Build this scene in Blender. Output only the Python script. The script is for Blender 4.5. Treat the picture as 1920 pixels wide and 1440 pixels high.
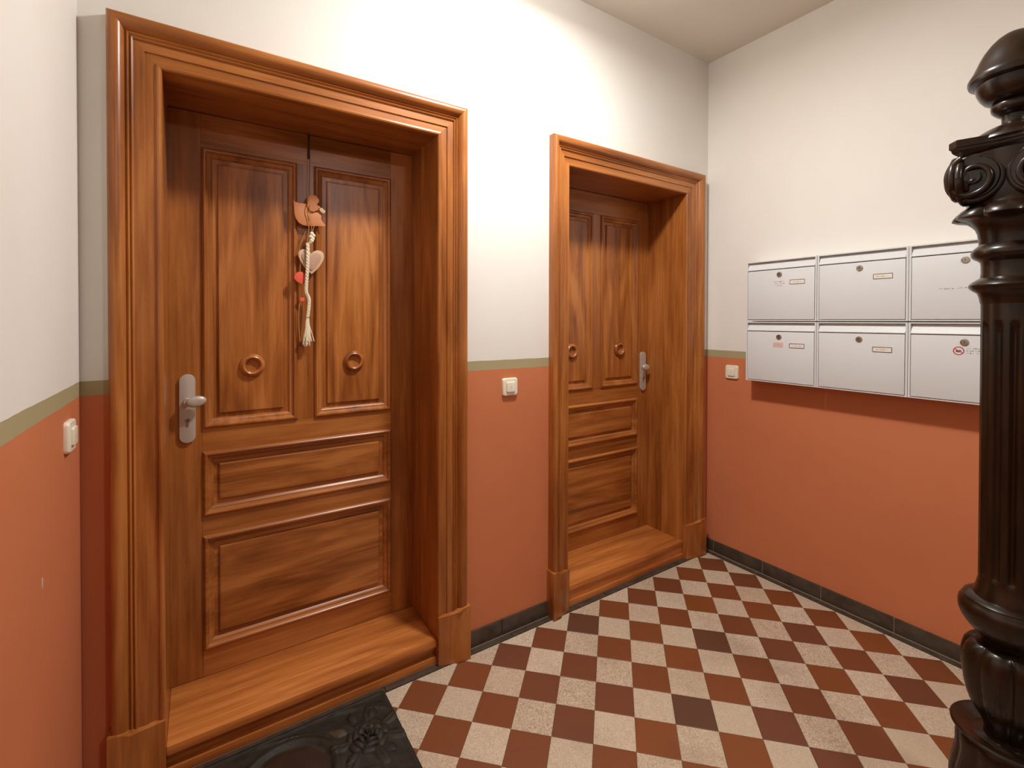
import bpy, bmesh, math, random
from mathutils import Vector, Matrix
random.seed(7)
S = bpy.context.scene
COL = S.collection
for o in list(bpy.data.objects): bpy.data.objects.remove(o)

# ------------------------------------------------------------------ camera, world, light, exposure
# room axes: corner of back wall (y=0) and letterbox wall (x=0) is the origin, floor z=0, metres
CAM = Vector((-2.6045, -1.7765, 1.40)); F = 889.74; YAW, PIT, ROL = 0.582593, -0.0113446, 0.00224473
fw = Vector((math.sin(YAW)*math.cos(PIT), math.cos(YAW)*math.cos(PIT), math.sin(PIT)))
rt = Vector((math.cos(YAW), -math.sin(YAW), 0)); up = rt.cross(fw)
rt2 = rt*math.cos(ROL)+up*math.sin(ROL); up2 = -rt*math.sin(ROL)+up*math.cos(ROL)
cd = bpy.data.cameras.new('camera'); cam = bpy.data.objects.new('camera', cd); COL.objects.link(cam)
cam.matrix_world = Matrix(((rt2.x, up2.x, -fw.x, CAM.x), (rt2.y, up2.y, -fw.y, CAM.y), (rt2.z, up2.z, -fw.z, CAM.z), (0, 0, 0, 1)))
cd.sensor_width = 36; cd.lens = F/1920*36; cd.shift_y = -(720-611.88)/1920; cd.clip_start = .02
S.camera = cam
S.view_settings.view_transform = 'Standard'; S.view_settings.look = 'None'
S.view_settings.gamma = 1; S.view_settings.use_curve_mapping = False
S.view_settings.exposure = 0.06
w = bpy.data.worlds.new('world'); S.world = w; w.use_nodes = True
w.node_tree.nodes['Background'].inputs[0].default_value = (1, .9, .75, 1)
w.node_tree.nodes['Background'].inputs[1].default_value = .25

def lamp(name, loc, power, size, color):
    l = bpy.data.lights.new(name, 'AREA'); l.shape = 'DISK'; l.energy = power; l.size = size; l.color = color
    o = bpy.data.objects.new(name, l); COL.objects.link(o); o.location = loc; return o      # shines down
lamp('ceiling_light', (-1.51, -.66, 2.86), 33, .17, (1, .98, .955))        # opal dome lamp on the landing ceiling, above the frame: mostly down ...
dome = bpy.data.lights.new('ceiling_dome', 'POINT'); dome.energy = 10; dome.shadow_soft_size = .08; dome.color = (1, .98, .955)
do = bpy.data.objects.new('ceiling_dome', dome); COL.objects.link(do); do.location = (-1.51, -.66, 2.82)      # ... and to the sides
lamp('hall_fill', (-1.4, -3.4, 2.86), 27, .30, (1, .96, .92))            # added fill light behind the camera, lifts the back wall and door shadows

# ------------------------------------------------------------------ materials
def lin(r, g, b):
    f = lambda c: (c/255/12.92 if c/255 <= .04045 else ((c/255+.055)/1.055)**2.4)
    return (f(r), f(g), f(b), 1)
class NT:
    def __init__(s, name):
        s.m = bpy.data.materials.new(name); s.m.use_nodes = True; s.t = s.m.node_tree; s.b = s.t.nodes['Principled BSDF']
    def n(s, typ, **kw):
        x = s.t.nodes.new(typ)
        for k, v in kw.items():
            if k.startswith('i_'): x.inputs[k[2:].replace('_', ' ')].default_value = v
            else: setattr(x, k, v)
        return x
    def l(s, a, b): s.t.links.new(a, b)
    def set(s, **kw):
        for k, v in kw.items(): s.b.inputs[k.replace('_', ' ')].default_value = v
    def ramp(s, fac, stops, interp='LINEAR'):
        r = s.n('ShaderNodeValToRGB'); r.color_ramp.interpolation = interp
        e = r.color_ramp.elements
        while len(e) < len(stops): e.new(.5)
        for k, (p, c) in enumerate(stops): e[k].position = p; e[k].color = c
        s.l(fac, r.inputs[0]); return r.outputs[0]
    def mix(s, fac, a, b, mode='MIX'):
        m = s.n('ShaderNodeMix', data_type='RGBA', blend_type=mode)
        for i, v in ((0, fac), (6, a), (7, b)):
            if hasattr(v, 'links') or hasattr(v, 'is_linked'): s.l(v, m.inputs[i])
            else: m.inputs[i].default_value = v
        return m.outputs[2]
    def math(s, op, a, b=None):
        m = s.n('ShaderNodeMath', operation=op)
        for i, v in enumerate((a, b)):
            if v is None: continue
            if hasattr(v, 'is_linked'): s.l(v, m.inputs[i])
            else: m.inputs[i].default_value = v
        return m.outputs[0]
    def bump(s, h, strength=.3, dist=.002, normal=None):
        b = s.n('ShaderNodeBump'); b.inputs['Strength'].default_value = strength; b.inputs['Distance'].default_value = dist
        s.l(h, b.inputs['Height'])
        if normal: s.l(normal, b.inputs['Normal'])
        s.l(b.outputs[0], s.b.inputs['Normal']); return b.outputs[0]

def plain(name, col, rough=.5, metal=0, coat=0):
    t = NT(name); t.set(Base_Color=col, Roughness=rough, Metallic=metal, Coat_Weight=coat); return t.m

def wood(name, axis, dark=1.0, rough=.30, fig=1.0):
    """varnished brown wood, grain along the given axis"""
    t = NT(name)
    tc = t.n('ShaderNodeTexCoord'); oi = t.n('ShaderNodeObjectInfo')
    off = t.n('ShaderNodeVectorMath', operation='SCALE'); off.inputs[0].default_value = (13.1, 7.7, 9.3); t.l(oi.outputs['Random'], off.inputs['Scale'])
    add = t.n('ShaderNodeVectorMath', operation='ADD'); t.l(tc.outputs['Object'], add.inputs[0]); t.l(off.outputs[0], add.inputs[1])
    def mp(scale_along, scale_cross):
        m = t.n('ShaderNodeMapping'); sc = [scale_cross]*3; sc[axis] = scale_along
        m.inputs['Scale'].default_value = sc; t.l(add.outputs[0], m.inputs[0]); return m.outputs[0]
    n1 = t.n('ShaderNodeTexNoise', i_Scale=1.0, i_Detail=3.0, i_Roughness=.5, i_Distortion=(1.7 if fig > 1 else .8)); t.l(mp(1.3, 9), n1.inputs['Vector'])     # broad figure
    n2 = t.n('ShaderNodeTexNoise', i_Scale=1.0, i_Detail=5.0, i_Roughness=.65, i_Distortion=.3); t.l(mp(3, 60), n2.inputs['Vector'])      # streaks
    n3 = t.n('ShaderNodeTexNoise', i_Scale=1.0, i_Detail=4.0, i_Roughness=.7); t.l(mp(12, 420), n3.inputs['Vector'])                     # pores
    s1 = t.math('MULTIPLY', n1.outputs[0], 1.15*fig); s2 = t.math('MULTIPLY', n2.outputs[0], .80); s3 = t.math('MULTIPLY', n3.outputs[0], .16)
    v = t.math('ADD', t.math('ADD', s1, s2), s3)
    v = t.math('SUBTRACT', v, .41+(fig-1)*.55)
    d = dark
    c = t.ramp(v, [(.22, (.150*d, .040*d, .0070*d, 1)), (.46, (.262*d, .078*d, .0140*d, 1)), (.66, (.365*d, .118*d, .023*d, 1)), (.90, (.49*d, .180*d, .043*d, 1))])
    t.l(c, t.b.inputs['Base Color']); t.set(Roughness=rough, Coat_Weight=.3, Coat_Roughness=.30)
    t.b.inputs['Specular IOR Level'].default_value = .38
    t.bump(v, .12, .0015)
    return t.m
WV = wood('wood_upright', 2); WX = wood('wood_lengthwise', 0); WPV = wood('wood_panel_upright', 2, 1.06, fig=1.35); WPX = wood('wood_panel_lengthwise', 0, 1.0, fig=1.35)
WSILL = wood('wood_threshold', 0, 1.38, .48)

def wall_mat():
    t = NT('painted_plaster'); g = t.n('ShaderNodeNewGeometry'); sp = t.n('ShaderNodeSeparateXYZ'); t.l(g.outputs['Position'], sp.inputs[0])
    wob = t.n('ShaderNodeTexNoise', i_Scale=9.0, i_Detail=2.0); t.l(g.outputs['Position'], wob.inputs['Vector'])
    z = t.math('ADD', sp.outputs['Z'], t.math('MULTIPLY', t.math('SUBTRACT', wob.outputs[0], .5), .006))
    big = t.n('ShaderNodeTexNoise', i_Scale=1.7, i_Detail=5.0, i_Roughness=.6); t.l(g.outputs['Position'], big.inputs['Vector'])
    fine = t.n('ShaderNodeTexNoise', i_Scale=140.0, i_Detail=3.0); t.l(g.outputs['Position'], fine.inputs['Vector'])
    cream = t.ramp(big.outputs[0], [(.3, lin(230, 226, 217)), (.7, lin(236, 232, 224))])
    sal = t.ramp(big.outputs[0], [(.3, lin(198, 118, 78)), (.7, lin(207, 126, 85))])
    sal = t.mix(t.math('MULTIPLY', fine.outputs[0], .25), sal, lin(214, 133, 91))
    lowm = t.math('LESS_THAN', z, 1.1865); midm = t.math('LESS_THAN', z, 1.2275)
    c = t.mix(midm, cream, lin(172, 160, 122)); c = t.mix(lowm, c, sal)
    t.l(c, t.b.inputs['Base Color']); t.set(Roughness=.62); t.b.inputs['Specular IOR Level'].default_value = .25
    h = t.math('ADD', t.math('MULTIPLY', big.outputs[0], 3.0), t.math('MULTIPLY', fine.outputs[0], .35))
    t.bump(h, .35, .0012)
    return t.m
WALL = wall_mat()
def ceil_mat():
    t = NT('ceiling_paint'); g = t.n('ShaderNodeNewGeometry')
    n = t.n('ShaderNodeTexNoise', i_Scale=2.0, i_Detail=5.0); t.l(g.outputs['Position'], n.inputs['Vector'])
    t.l(t.ramp(n.outputs[0], [(.3, lin(224, 216, 204)), (.7, lin(230, 223, 212))]), t.b.inputs['Base Color']); t.set(Roughness=.8)
    t.bump(n.outputs[0], .3, .002); return t.m
CEIL = ceil_mat()

def tile_mat(name, light):
    t = NT(name); tc = t.n('ShaderNodeTexCoord'); oi = t.n('ShaderNodeObjectInfo'); g = t.n('ShaderNodeNewGeometry')
    p = g.outputs['Position']
    st = t.n('ShaderNodeTexNoise', i_Scale=4.0, i_Detail=3.0); t.l(p, st.inputs['Vector'])
    if light:
        worm = t.n('ShaderNodeTexNoise', i_Scale=95.0, i_Detail=2.0, i_Distortion=2.4); t.l(p, worm.inputs['Vector'])
        base = t.ramp(oi.outputs['Random'], [(0, lin(196, 177, 152)), (.35, lin(210, 192, 168)), (.7, lin(204, 182, 156)), (1, lin(220, 204, 182))])
        # embossed vermicular relief is worn on some tiles and crisp on others
        amt = t.ramp(oi.outputs['Random'], [(0, (.25,)*3+(1,)), (.5, (1,)*3+(1,)), (.75, (.45,)*3+(1,)), (1, (.9,)*3+(1,))])
        wr = t.ramp(worm.outputs[0], [(.40, (0, 0, 0, 1)), (.58, (1, 1, 1, 1))])
        c = t.mix(t.math('MULTIPLY', t.math('MULTIPLY', t.math('SUBTRACT', 1.0, wr), amt), .62), base, lin(128, 96, 68))
        c = t.mix(t.ramp(st.outputs[0], [(.55, (0, 0, 0, 1)), (.8, (.45, .45, .45, 1))]), c, lin(128, 108, 84))
        t.l(c, t.b.inputs['Base Color']); t.set(Roughness=.55)
        t.bump(t.math('MULTIPLY', wr, amt), .35, .0012)
    else:
        base = t.ramp(oi.outputs['Random'], [(0, lin(122, 66, 34)), (.3, lin(134, 74, 34)), (.6, lin(120, 66, 36)), (.90, lin(116, 66, 40)), (.95, lin(98, 62, 42)), (1, lin(92, 60, 44))])
        f = t.n('ShaderNodeTexNoise', i_Scale=60.0, i_Detail=4.0); t.l(p, f.inputs['Vector'])
        c = t.mix(t.math('MULTIPLY', f.outputs[0], .25), base, lin(92, 50, 30))
        c = t.mix(t.ramp(st.outputs[0], [(.55, (0, 0, 0, 1)), (.85, (.4, .4, .4, 1))]), c, lin(90, 54, 36))
        t.l(c, t.b.inputs['Base Color']); t.set(Roughness=.5); t.bump(f.outputs[0], .12, .001)
    return t.m
TL = tile_mat('cream_tile', True); TD = tile_mat('brown_tile', False)
def dark_tile():
    t = NT('dark_skirting_tile'); g = t.n('ShaderNodeNewGeometry'); n = t.n('ShaderNodeTexNoise', i_Scale=25.0, i_Detail=5.0); t.l(g.outputs['Position'], n.inputs['Vector'])
    t.l(t.ramp(n.outputs[0], [(.3, lin(62, 52, 44)), (.7, lin(84, 72, 60))]), t.b.inputs['Base Color']); t.set(Roughness=.4); t.bump(n.outputs[0], .1, .001); return t.m
TS = dark_tile()
GROUT = plain('grout', lin(140, 118, 92), .9); LGROUT = plain('light_grout', lin(150, 132, 108), .9)
METAL = plain('anodised_aluminium', lin(200, 188, 176), .42, .35)
DMETAL = plain('dark_metal', lin(60, 52, 45), .35, .8)
NICKEL = plain('nickel', lin(170, 162, 150), .28, .9)
BOXW = plain('white_enamel', lin(218, 220, 220), .35); BOXI = plain('box_inner_shadow_gap', lin(120, 108, 98), .6)
SWP = plain('cream_switch_plastic', lin(238, 230, 208), .3); SWL = plain('switch_pilot', lin(214, 200, 170), .3)
PAPER = plain('label_paper', lin(232, 226, 216), .6); INK = plain('label_ink', lin(110, 104, 98), .7); REDINK = plain('red_ink', lin(196, 60, 62), .6); PINKINK = plain('faded_red_ink', lin(206, 128, 122), .7)
PLYW = plain('terracotta_plywood', lin(200, 128, 78), .6); PLYE = plain('plywood_pale', lin(212, 176, 142), .6); HEARTW = plain('heart_inner_wood', lin(190, 150, 124), .55)
ROPE = plain('white_cotton', lin(240, 228, 200), .9); STRING = plain('jute_string', lin(190, 132, 70), .9); DSTRING = plain('dark_string', lin(60, 34, 20), .8)
RED = plain('red_felt', lin(232, 92, 66), .7)
def post_mat():
    t = NT('dark_polished_oak'); tc = t.n('ShaderNodeTexCoord'); m = t.n('ShaderNodeMapping'); m.inputs['Scale'].default_value = (40, 40, 5); t.l(tc.outputs['Object'], m.inputs[0])
    n = t.n('ShaderNodeTexNoise', i_Scale=1.0, i_Detail=5.0); t.l(m.outputs[0], n.inputs['Vector'])
    t.l(t.ramp(n.outputs[0], [(.3, (.006, .0025, .001, 1)), (.7, (.026, .012, .005, 1))]), t.b.inputs['Base Color']); t.set(Roughness=.3, Coat_Weight=.15, Coat_Roughness=.08); t.b.inputs['Specular IOR Level'].default_value = .38
    t.bump(n.outputs[0], .1, .001); return t.m
OAK = post_mat()
def rubber(name, a, b):
    t = NT(name); g = t.n('ShaderNodeNewGeometry'); n = t.n('ShaderNodeTexNoise', i_Scale=30.0, i_Detail=6.0, i_Roughness=.7); t.l(g.outputs['Position'], n.inputs['Vector'])
    t.l(t.ramp(n.outputs[0], [(.3, a), (.75, b)]), t.b.inputs['Base Color']); t.set(Roughness=.62); t.b.inputs['Specular IOR Level'].default_value = .4; t.bump(n.outputs[0], .3, .001); return t.m
RUB = rubber('black_rubber', lin(24, 20, 14), lin(56, 48, 36)); RUBB = rubber('brown_rubber', lin(42, 24, 12), lin(58, 36, 20)); RUBL = rubber('worn_rubber', lin(50, 40, 30), lin(92, 78, 56))

# ------------------------------------------------------------------ helpers
WP = {}            # world position of each object's origin
def empty(name, loc, **kw):
    o = bpy.data.objects.new(name, None); COL.objects.link(o); o.location = loc; o.empty_display_size = .05
    par = kw.pop('parent', None)
    WP[o.name] = Vector(loc)
    if par: o.parent = par; o.location = Vector(loc)-WP[par.name]
    for k, v in kw.items(): o[k] = v
    return o
def obj(name, geo, mat, parent=None, smooth=True, angle=35, origin=None, bevel=0, **props):
    """geo = (verts, faces) in room coordinates, or a bmesh"""
    me = bpy.data.meshes.new(name)
    if isinstance(geo, bmesh.types.BMesh): geo.to_mesh(me); geo.free()
    else: me.from_pydata([tuple(v) for v in geo[0]], [], geo[1])
    bm = bmesh.new(); bm.from_mesh(me); bmesh.ops.recalc_face_normals(bm, faces=bm.faces)
    if bevel:
        es = [e for e in bm.edges if len(e.link_faces) == 2 and e.calc_face_angle(0) > .6]
        bmesh.ops.bevel(bm, geom=es, offset=bevel, segments=2, affect='EDGES', profile=.6, clamp_overlap=True)
    bm.to_mesh(me); bm.free()
    xs = [v.co.x for v in me.vertices]; ys = [v.co.y for v in me.vertices]; zs = [v.co.z for v in me.vertices]
    c = Vector(origin) if origin else Vector(((min(xs)+max(xs))/2, (min(ys)+max(ys))/2, min(zs)))
    me.transform(Matrix.Translation(-c))
    if smooth:
        for p in me.polygons: p.use_smooth = True
        me.set_sharp_from_angle(angle=math.radians(angle))
    me.materials.append(mat)
    o = bpy.data.objects.new(name, me); COL.objects.link(o); WP[o.name] = c
    if parent: o.parent = parent; o.location = c-WP[parent.name]
    else: o.location = c
    for k, v in props.items(): o[k] = v
    return o
def join(*gs):
    V, Fc = [], []
    for v, f in gs:
        n = len(V); V += list(v); Fc += [tuple(i+n for i in q) for q in f]
    return V, Fc
def box(x0, x1, y0, y1, z0, z1):
    v = [(x, y, z) for z in (z0, z1) for y in (y0, y1) for x in (x0, x1)]
    return v, [(0, 2, 3, 1), (4, 5, 7, 6), (0, 1, 5, 4), (2, 6, 7, 3), (0, 4, 6, 2), (1, 3, 7, 5)]
def sweep(profile, stations, closed=False):
    """stations: list of functions p->(x,y,z); profile: list of 2-tuples; the profile polygon is closed"""
    V = []; n = len(profile); m = len(stations)
    for st in stations: V += [st(p) for p in profile]
    Fc = []
    for k in range(m if closed else m-1):
        a, b = k*n, ((k+1) % m)*n
        for i in range(n): j = (i+1) % n; Fc.append((a+i, a+j, b+j, b+i))
    if not closed: Fc += [tuple(range(n))[::-1], tuple(range((m-1)*n, m*n))]
    return V, Fc
def prism(pts, to3, d0, d1):
    n = len(pts); V = [to3(p, d0) for p in pts]+[to3(p, d1) for p in pts]
    return V, [tuple(range(n))[::-1], tuple(range(n, 2*n))]+[(i, (i+1) % n, n+(i+1) % n, n+i) for i in range(n)]
def lathe(prof, c, seg=48, rad=None):
    """prof [(r,z)], c (x,y); rad(theta, r, z) may modulate the radius"""
    V, Fc = [], []
    for r, z in prof:
        for k in range(seg):
            a = 2*math.pi*k/seg; q = rad(a, r, z) if rad else r
            V.append((c[0]+q*math.cos(a), c[1]+q*math.sin(a), z))
    for i in range(len(prof)-1):
        for k in range(seg): j = (k+1) % seg; Fc.append((i*seg+k, i*seg+j, (i+1)*seg+j, (i+1)*seg+k))
    Fc += [tuple(range(seg))[::-1], tuple(range((len(prof)-1)*seg, len(prof)*seg))]
    return V, Fc
def tube(pts, r, seg=8, rf=None):
    pts = [Vector(p) for p in pts]; V, Fc = [], []
    for i, p in enumerate(pts):
        d = (pts[min(i+1, len(pts)-1)]-pts[max(i-1, 0)]).normalized()
        a = d.cross(Vector((.13, 1, .31))).normalized(); b = d.cross(a); q = rf(i/(len(pts)-1)) if rf else r
        V += [tuple(p+(a*math.cos(t)+b*math.sin(t))*q) for t in [2*math.pi*k/seg for k in range(seg)]]
    for i in range(len(pts)-1):
        for k in range(seg): j = (k+1) % seg; Fc.append((i*seg+k, i*seg+j, (i+1)*seg+j, (i+1)*seg+k))
    Fc += [tuple(range(seg))[::-1], tuple(range((len(pts)-1)*seg, len(pts)*seg))]
    return V, Fc
def spline(P, n=6):
    P = [Vector(p) for p in P]; out = []
    for i in range(len(P)-1):
        p0, p1, p2, p3 = P[max(i-1, 0)], P[i], P[i+1], P[min(i+2, len(P)-1)]
        for k in range(n):
            t = k/n; out.append(.5*((2*p1)+(p2-p0)*t+(2*p0-5*p1+4*p2-p3)*t*t+(3*p1-p0-3*p2+p3)*t**3))
    return out+[P[-1]]
def rrect(w, h, r, n=5):
    out = []
    for cx, cy, a0 in ((w/2-r, h/2-r, 0), (-w/2+r, h/2-r, 90), (-w/2+r, -h/2+r, 180), (w/2-r, -h/2+r, 270)):
        for k in range(n+1): a = math.radians(a0+90*k/n); out.append((cx+r*math.cos(a), cy+r*math.sin(a)))
    return out

# ------------------------------------------------------------------ room shell
H = 2.974; XL = -2.885; YF = -4.0; YH = -8.0; YS = -2.25      # YS: where the stair well opens behind the newel
DOORS = [dict(x0=-2.694, x1=-1.804, cl=.126, cr=.126), dict(x0=-1.118, x1=-.228, cl=.108, cr=.150)]
OT = 2.143; CT = .130        # opening top, head casing width
# back wall with two real openings through its 0.40 m depth
xs = [XL-.1, DOORS[0]['x0']-.018, DOORS[0]['x1']+.018, DOORS[1]['x0']-.018, DOORS[1]['x1']+.018, .1]
g = [box(xs[0], xs[1], 0, .4, 0, H), box(xs[2], xs[3], 0, .4, 0, H), box(xs[4], xs[5], 0, .4, 0, H),
     box(xs[1], xs[2], 0, .4, OT+.018, H), box(xs[3], xs[4], 0, .4, OT+.018, H)]
bm = bmesh.new()
V, Fc = join(*g); vs = [bm.verts.new(v) for v in V]
for f in Fc: bm.faces.new([vs[i] for i in f])
bmesh.ops.remove_doubles(bm, verts=bm.verts, dist=1e-5)
obj('wall_back', bm, WALL, smooth=False, kind='structure', label='cream wall over terracotta dado with the two wooden doorways', category='wall')
obj('wall_right', box(0, .2, YS, 0, 0, H), WALL, smooth=False, kind='structure', label='cream and terracotta wall that carries the white letterboxes', category='wall')
obj('wall_stairwell', join(box(2.6, 2.8, YH, YS+.2, 0, H), box(.2, 2.6, YS, YS+.2, 0, H)), WALL, smooth=False, kind='structure', label='walls of the stair well beside the hall, out of view', category='wall')
obj('wall_left', box(XL-.2, XL, YH, 0, 0, H), WALL, smooth=False, kind='structure', label='cream and terracotta side wall at the far left, close to the lens', category='wall')
obj('wall_front', box(XL-.2, 2.6, YH-.2, YH, 0, H), WALL, smooth=False, kind='structure', label='hall wall behind the viewer', category='wall')
obj('paint_chip', ([(XL+.0006, -.395+.0045*math.cos(t)*(1+.3*math.sin(3*t)), .842+.012*math.sin(t)) for t in [k*.5236 for k in range(12)]]+[(XL-.001, -.395+.0045*math.cos(t), .842+.012*math.sin(t)) for t in [k*.5236 for k in range(12)]], [tuple(range(12))]+[(i, (i+1) % 12, 12+(i+1) % 12, 12+i) for i in range(12)]), plain('bare_plaster', lin(214, 190, 168), .9), bpy.data.objects['wall_left'], smooth=False)
obj('ceiling', box(XL-.2, 2.8, YH-.2, .4, H, H+.15), CEIL, smooth=False, kind='structure', label='plain off-white plaster ceiling', category='ceiling')

# floor: grout bed, laid tiles, dark border
floor = obj('floor', box(XL, 2.6, YH, .0, -.10, -.003), GROUT, smooth=False, kind='structure', label='chequered floor of cream and red-brown square tiles laid diagonally', category='floor', origin=(-1.4, -1.5, 0))
TS_, AN = .13919, math.radians(-45.3716); ci, si = math.cos(AN), math.sin(AN)
def tv(i, j): return (-1.02625+TS_*(i*ci+j*si), -.13805+TS_*(i*si-j*ci))
BX, BY = -.042, -.039
def clip(poly, f):
    out = []
    for k in range(len(poly)):
        a, b = poly[k], poly[(k+1) % len(poly)]; fa, fb = f(a), f(b)
        if fa >= 0: out.append(a)
        if fa*fb < 0: t = fa/(fa-fb); out.append((a[0]+(b[0]-a[0])*t, a[1]+(b[1]-a[1])*t))
    return out
def inset(poly, d):
    cx = sum(p[0] for p in poly)/len(poly); cy = sum(p[1] for p in poly)/len(poly); out = []
    n = len(poly); area = sum(poly[i][0]*poly[(i+1) % n][1]-poly[(i+1) % n][0]*poly[i][1] for i in range(n)); sg = 1 if area > 0 else -1
    for i in range(n):
        a, b, c = Vector(poly[i-1]), Vector(poly[i]), Vector(poly[(i+1) % n])
        d1 = (b-a).normalized(); d2 = (c-b).normalized()
        n1 = Vector((-d1.y, d1.x))*sg; n2 = Vector((-d2.y, d2.x))*sg
        k = (n1+n2); k = k/max(k.length_squared, .6)*2
        out.append(tuple(b+k*d))
    return out
def tile_geo(poly, top=0.0):
    a, b = inset(poly, .0006), inset(poly, .0018); n = len(poly)
    V = [(p[0], p[1], -.004) for p in a]+[(p[0], p[1], top-.0008) for p in a]+[(p[0], p[1], top) for p in b]
    Fc = [tuple(range(2*n, 3*n))]
    for r in (0, 1):
        for i in range(n): j = (i+1) % n; Fc.append((r*n+i, r*n+j, (r+1)*n+j, (r+1)*n+i))
    return V, Fc
def in_view(x, y, z=0):
    d = Vector((x, y, z))-CAM; k = d.dot(fw)
    return k > .2 and -60 < 960+F*d.dot(rt2)/k < 1980 and 611.88-F*d.dot(up2)/k < 1510
rest = {0: [], 1: []}; full_mesh = {}; cnt = 0
for i in range(-40, 41):
    for j in range(-40, 41):
        q = [tv(i, j), tv(i+1, j), tv(i+1, j+1), tv(i, j+1)]
        p = clip(q, lambda v: BX-v[0]); p = clip(p, lambda v: BY-v[1]) if p else p
        p = clip(p, lambda v: v[0]-(XL+.002)) if p else p; p = clip(p, lambda v: v[1]-(YF+.01)) if p else p
        if len(p) < 3: continue
        ar = abs(sum(p[k][0]*p[(k+1) % len(p)][1]-p[(k+1) % len(p)][0]*p[k][1] for k in range(len(p))))/2
        if ar < .00025: continue
        dk = (i+j) % 2; top = random.uniform(-.0006, .0004)
        cx = sum(v[0] for v in p)/len(p); cy = sum(v[1] for v in p)/len(p)
        if any(in_view(*v) for v in p) and cnt < 298:
            cnt += 1
            if len(p) == 4 and ar > TS_*TS_*.999:
                if dk not in full_mesh:
                    o = obj('floor_tile', tile_geo(q, 0), TD if dk else TL, floor, smooth=False, origin=(cx, cy, 0)); full_mesh[dk] = o.data
                else:
                    o = bpy.data.objects.new('floor_tile', full_mesh[dk]); COL.objects.link(o); o.parent = floor
                o.location = Vector((cx, cy, top))-WP['floor']
            else:
                obj('floor_tile', tile_geo(p, top), TD if dk else TL, floor, smooth=False, origin=(cx, cy, 0))
        else: rest[dk].append(tile_geo(p, top))
for dk in (0, 1):
    obj('tiles_beyond', join(*rest[dk]), TD if dk else TL, floor, smooth=False, kind='stuff', origin=(-1.4, -1.5, 0))
# dark border strips along both walls, in lengths
def strips(x0, x1, y0, y1, n, along):
    for k in range(n):
        a, b = k/n, (k+1)/n
        if along == 'x': q = (x0+(x1-x0)*a+.001, x0+(x1-x0)*b-.001, y0, y1)
        else: q = (x0, x1, y0+(y1-y0)*a+.001, y0+(y1-y0)*b-.001)
        obj('border_tile', box(*q, -.004, .0015+.0006*(k % 2)), TS, floor, bevel=.0008)
strips(XL+.002, -.012, BY+.003, -.008, 10, 'x'); strips(BX+.003, -.012, -4.0+.01, BY+.001, 13, 'y')

# skirting tiles
bb = empty('baseboard_back', (-1.45, 0, 0), kind='structure', label='low dark grey tile skirting between the two doorways', category='skirting')
for a, b in ((-1.677, -1.490), (-1.487, -1.229)):
    obj('skirting_tile', box(a, b, -.009, .0, .004, .074), TS, bb, bevel=.0012)
obj('grout_line', box(-1.677, -1.229, -.0105, -.0002, .0, .0045), LGROUT, bb, smooth=False)
br = empty('baseboard_right', (0, -.9, 0), kind='structure', label='dark grey tile skirting along the foot of the letterbox wall', category='skirting')
ys = [-.010, -.062, -.360, -.656, -.956, -1.256, -1.556, -1.856, -2.156]
for a, b in zip(ys, ys[1:]): obj('skirting_tile', box(-.010, 0, b+.0018, a-.0018, .005, .072), TS, br, bevel=.0012)
obj('grout_line', box(-.0115, -.0002, -2.15, -.01, 0, .0055), LGROUT, br, smooth=False)
obj('grout_joint', box(-.0075, 0, -2.15, -.01, .0055, .0705), LGROUT, br, smooth=False)

# ------------------------------------------------------------------ doors
CP = [(0, 0), (0, .016), (.003, .021), (.008, .0225), (.013, .021), (.0155, .0165), (.017, .0165), (.040, .017), (.041, .0215), (.066, .022), (.0675, .026), (.0705, .0285), (.0735, .026), (.075, .0235), (.077, .0275), (.080, .0305),
      (.083, .0275), (.085, .0255), (.088, .031), (.093, .039), (.099, .0445), (.107, .0475), (.115, .047), (.121, .044), (.1245, .039), (.126, .032), (.126, 0)]
PM = [(0, .006), (0, -.003), (.003, -.008), (.008, -.0112), (.013, -.0105), (.0165, -.0065), (.018, -.0015), (.021, .0005), (.025, .0015), (.029, .005), (.034, .0105), (.034, .02), (0, .02)]
PY = .262                       # plane of the leaf's stiles and rails
def ring_moulding(x0, x1, z0, z1, prof, y):
    st = [lambda p: (x0+p[0], y+p[1], z0+p[0]), lambda p: (x1-p[0], y+p[1], z0+p[0]), lambda p: (x1-p[0], y+p[1], z1-p[0]), lambda p: (x0+p[0], y+p[1], z1-p[0])]
    return sweep(prof, st, closed=True)
def raised_panel(x0, x1, z0, z1, y):
    L = [(.030, .011), (.047, .011), (.0475, .0115), (.0495, .0115), (.052, .0035), (.055, .0025)]; V = []
    for s, d in L: V += [(x0+s, y+d, z0+s), (x1-s, y+d, z0+s), (x1-s, y+d, z1-s), (x0+s, y+d, z1-s)]
    V += [(x, y+.02, z) for x, z in ((x0+.03, z0+.03), (x1-.03, z0+.03), (x1-.03, z1-.03), (x0+.03, z1-.03))]
    Fc = [(len(L)*4-4, len(L)*4-3, len(L)*4-2, len(L)*4-1)]
    for k in range(len(L)-1):
        for i in range(4): Fc.append((k*4+i, k*4+(i+1) % 4, k*4+4+(i+1) % 4, k*4+4+i))
    n = len(L)*4
    for i in range(4): Fc.append((i, (i+1) % 4, n+(i+1) % 4, n+i))
    Fc.append((n, n+1, n+2, n+3)); return V, Fc
def torus_y(cx, cz, y, prof, seg=40):
    """prof [(r, y offset)] closed ring around the y axis"""
    return sweep(prof, [(lambda p, a=2*math.pi*k/seg: (cx+p[0]*math.cos(a), y+p[1], cz+p[0]*math.sin(a))) for k in range(seg)], closed=True)
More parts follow.
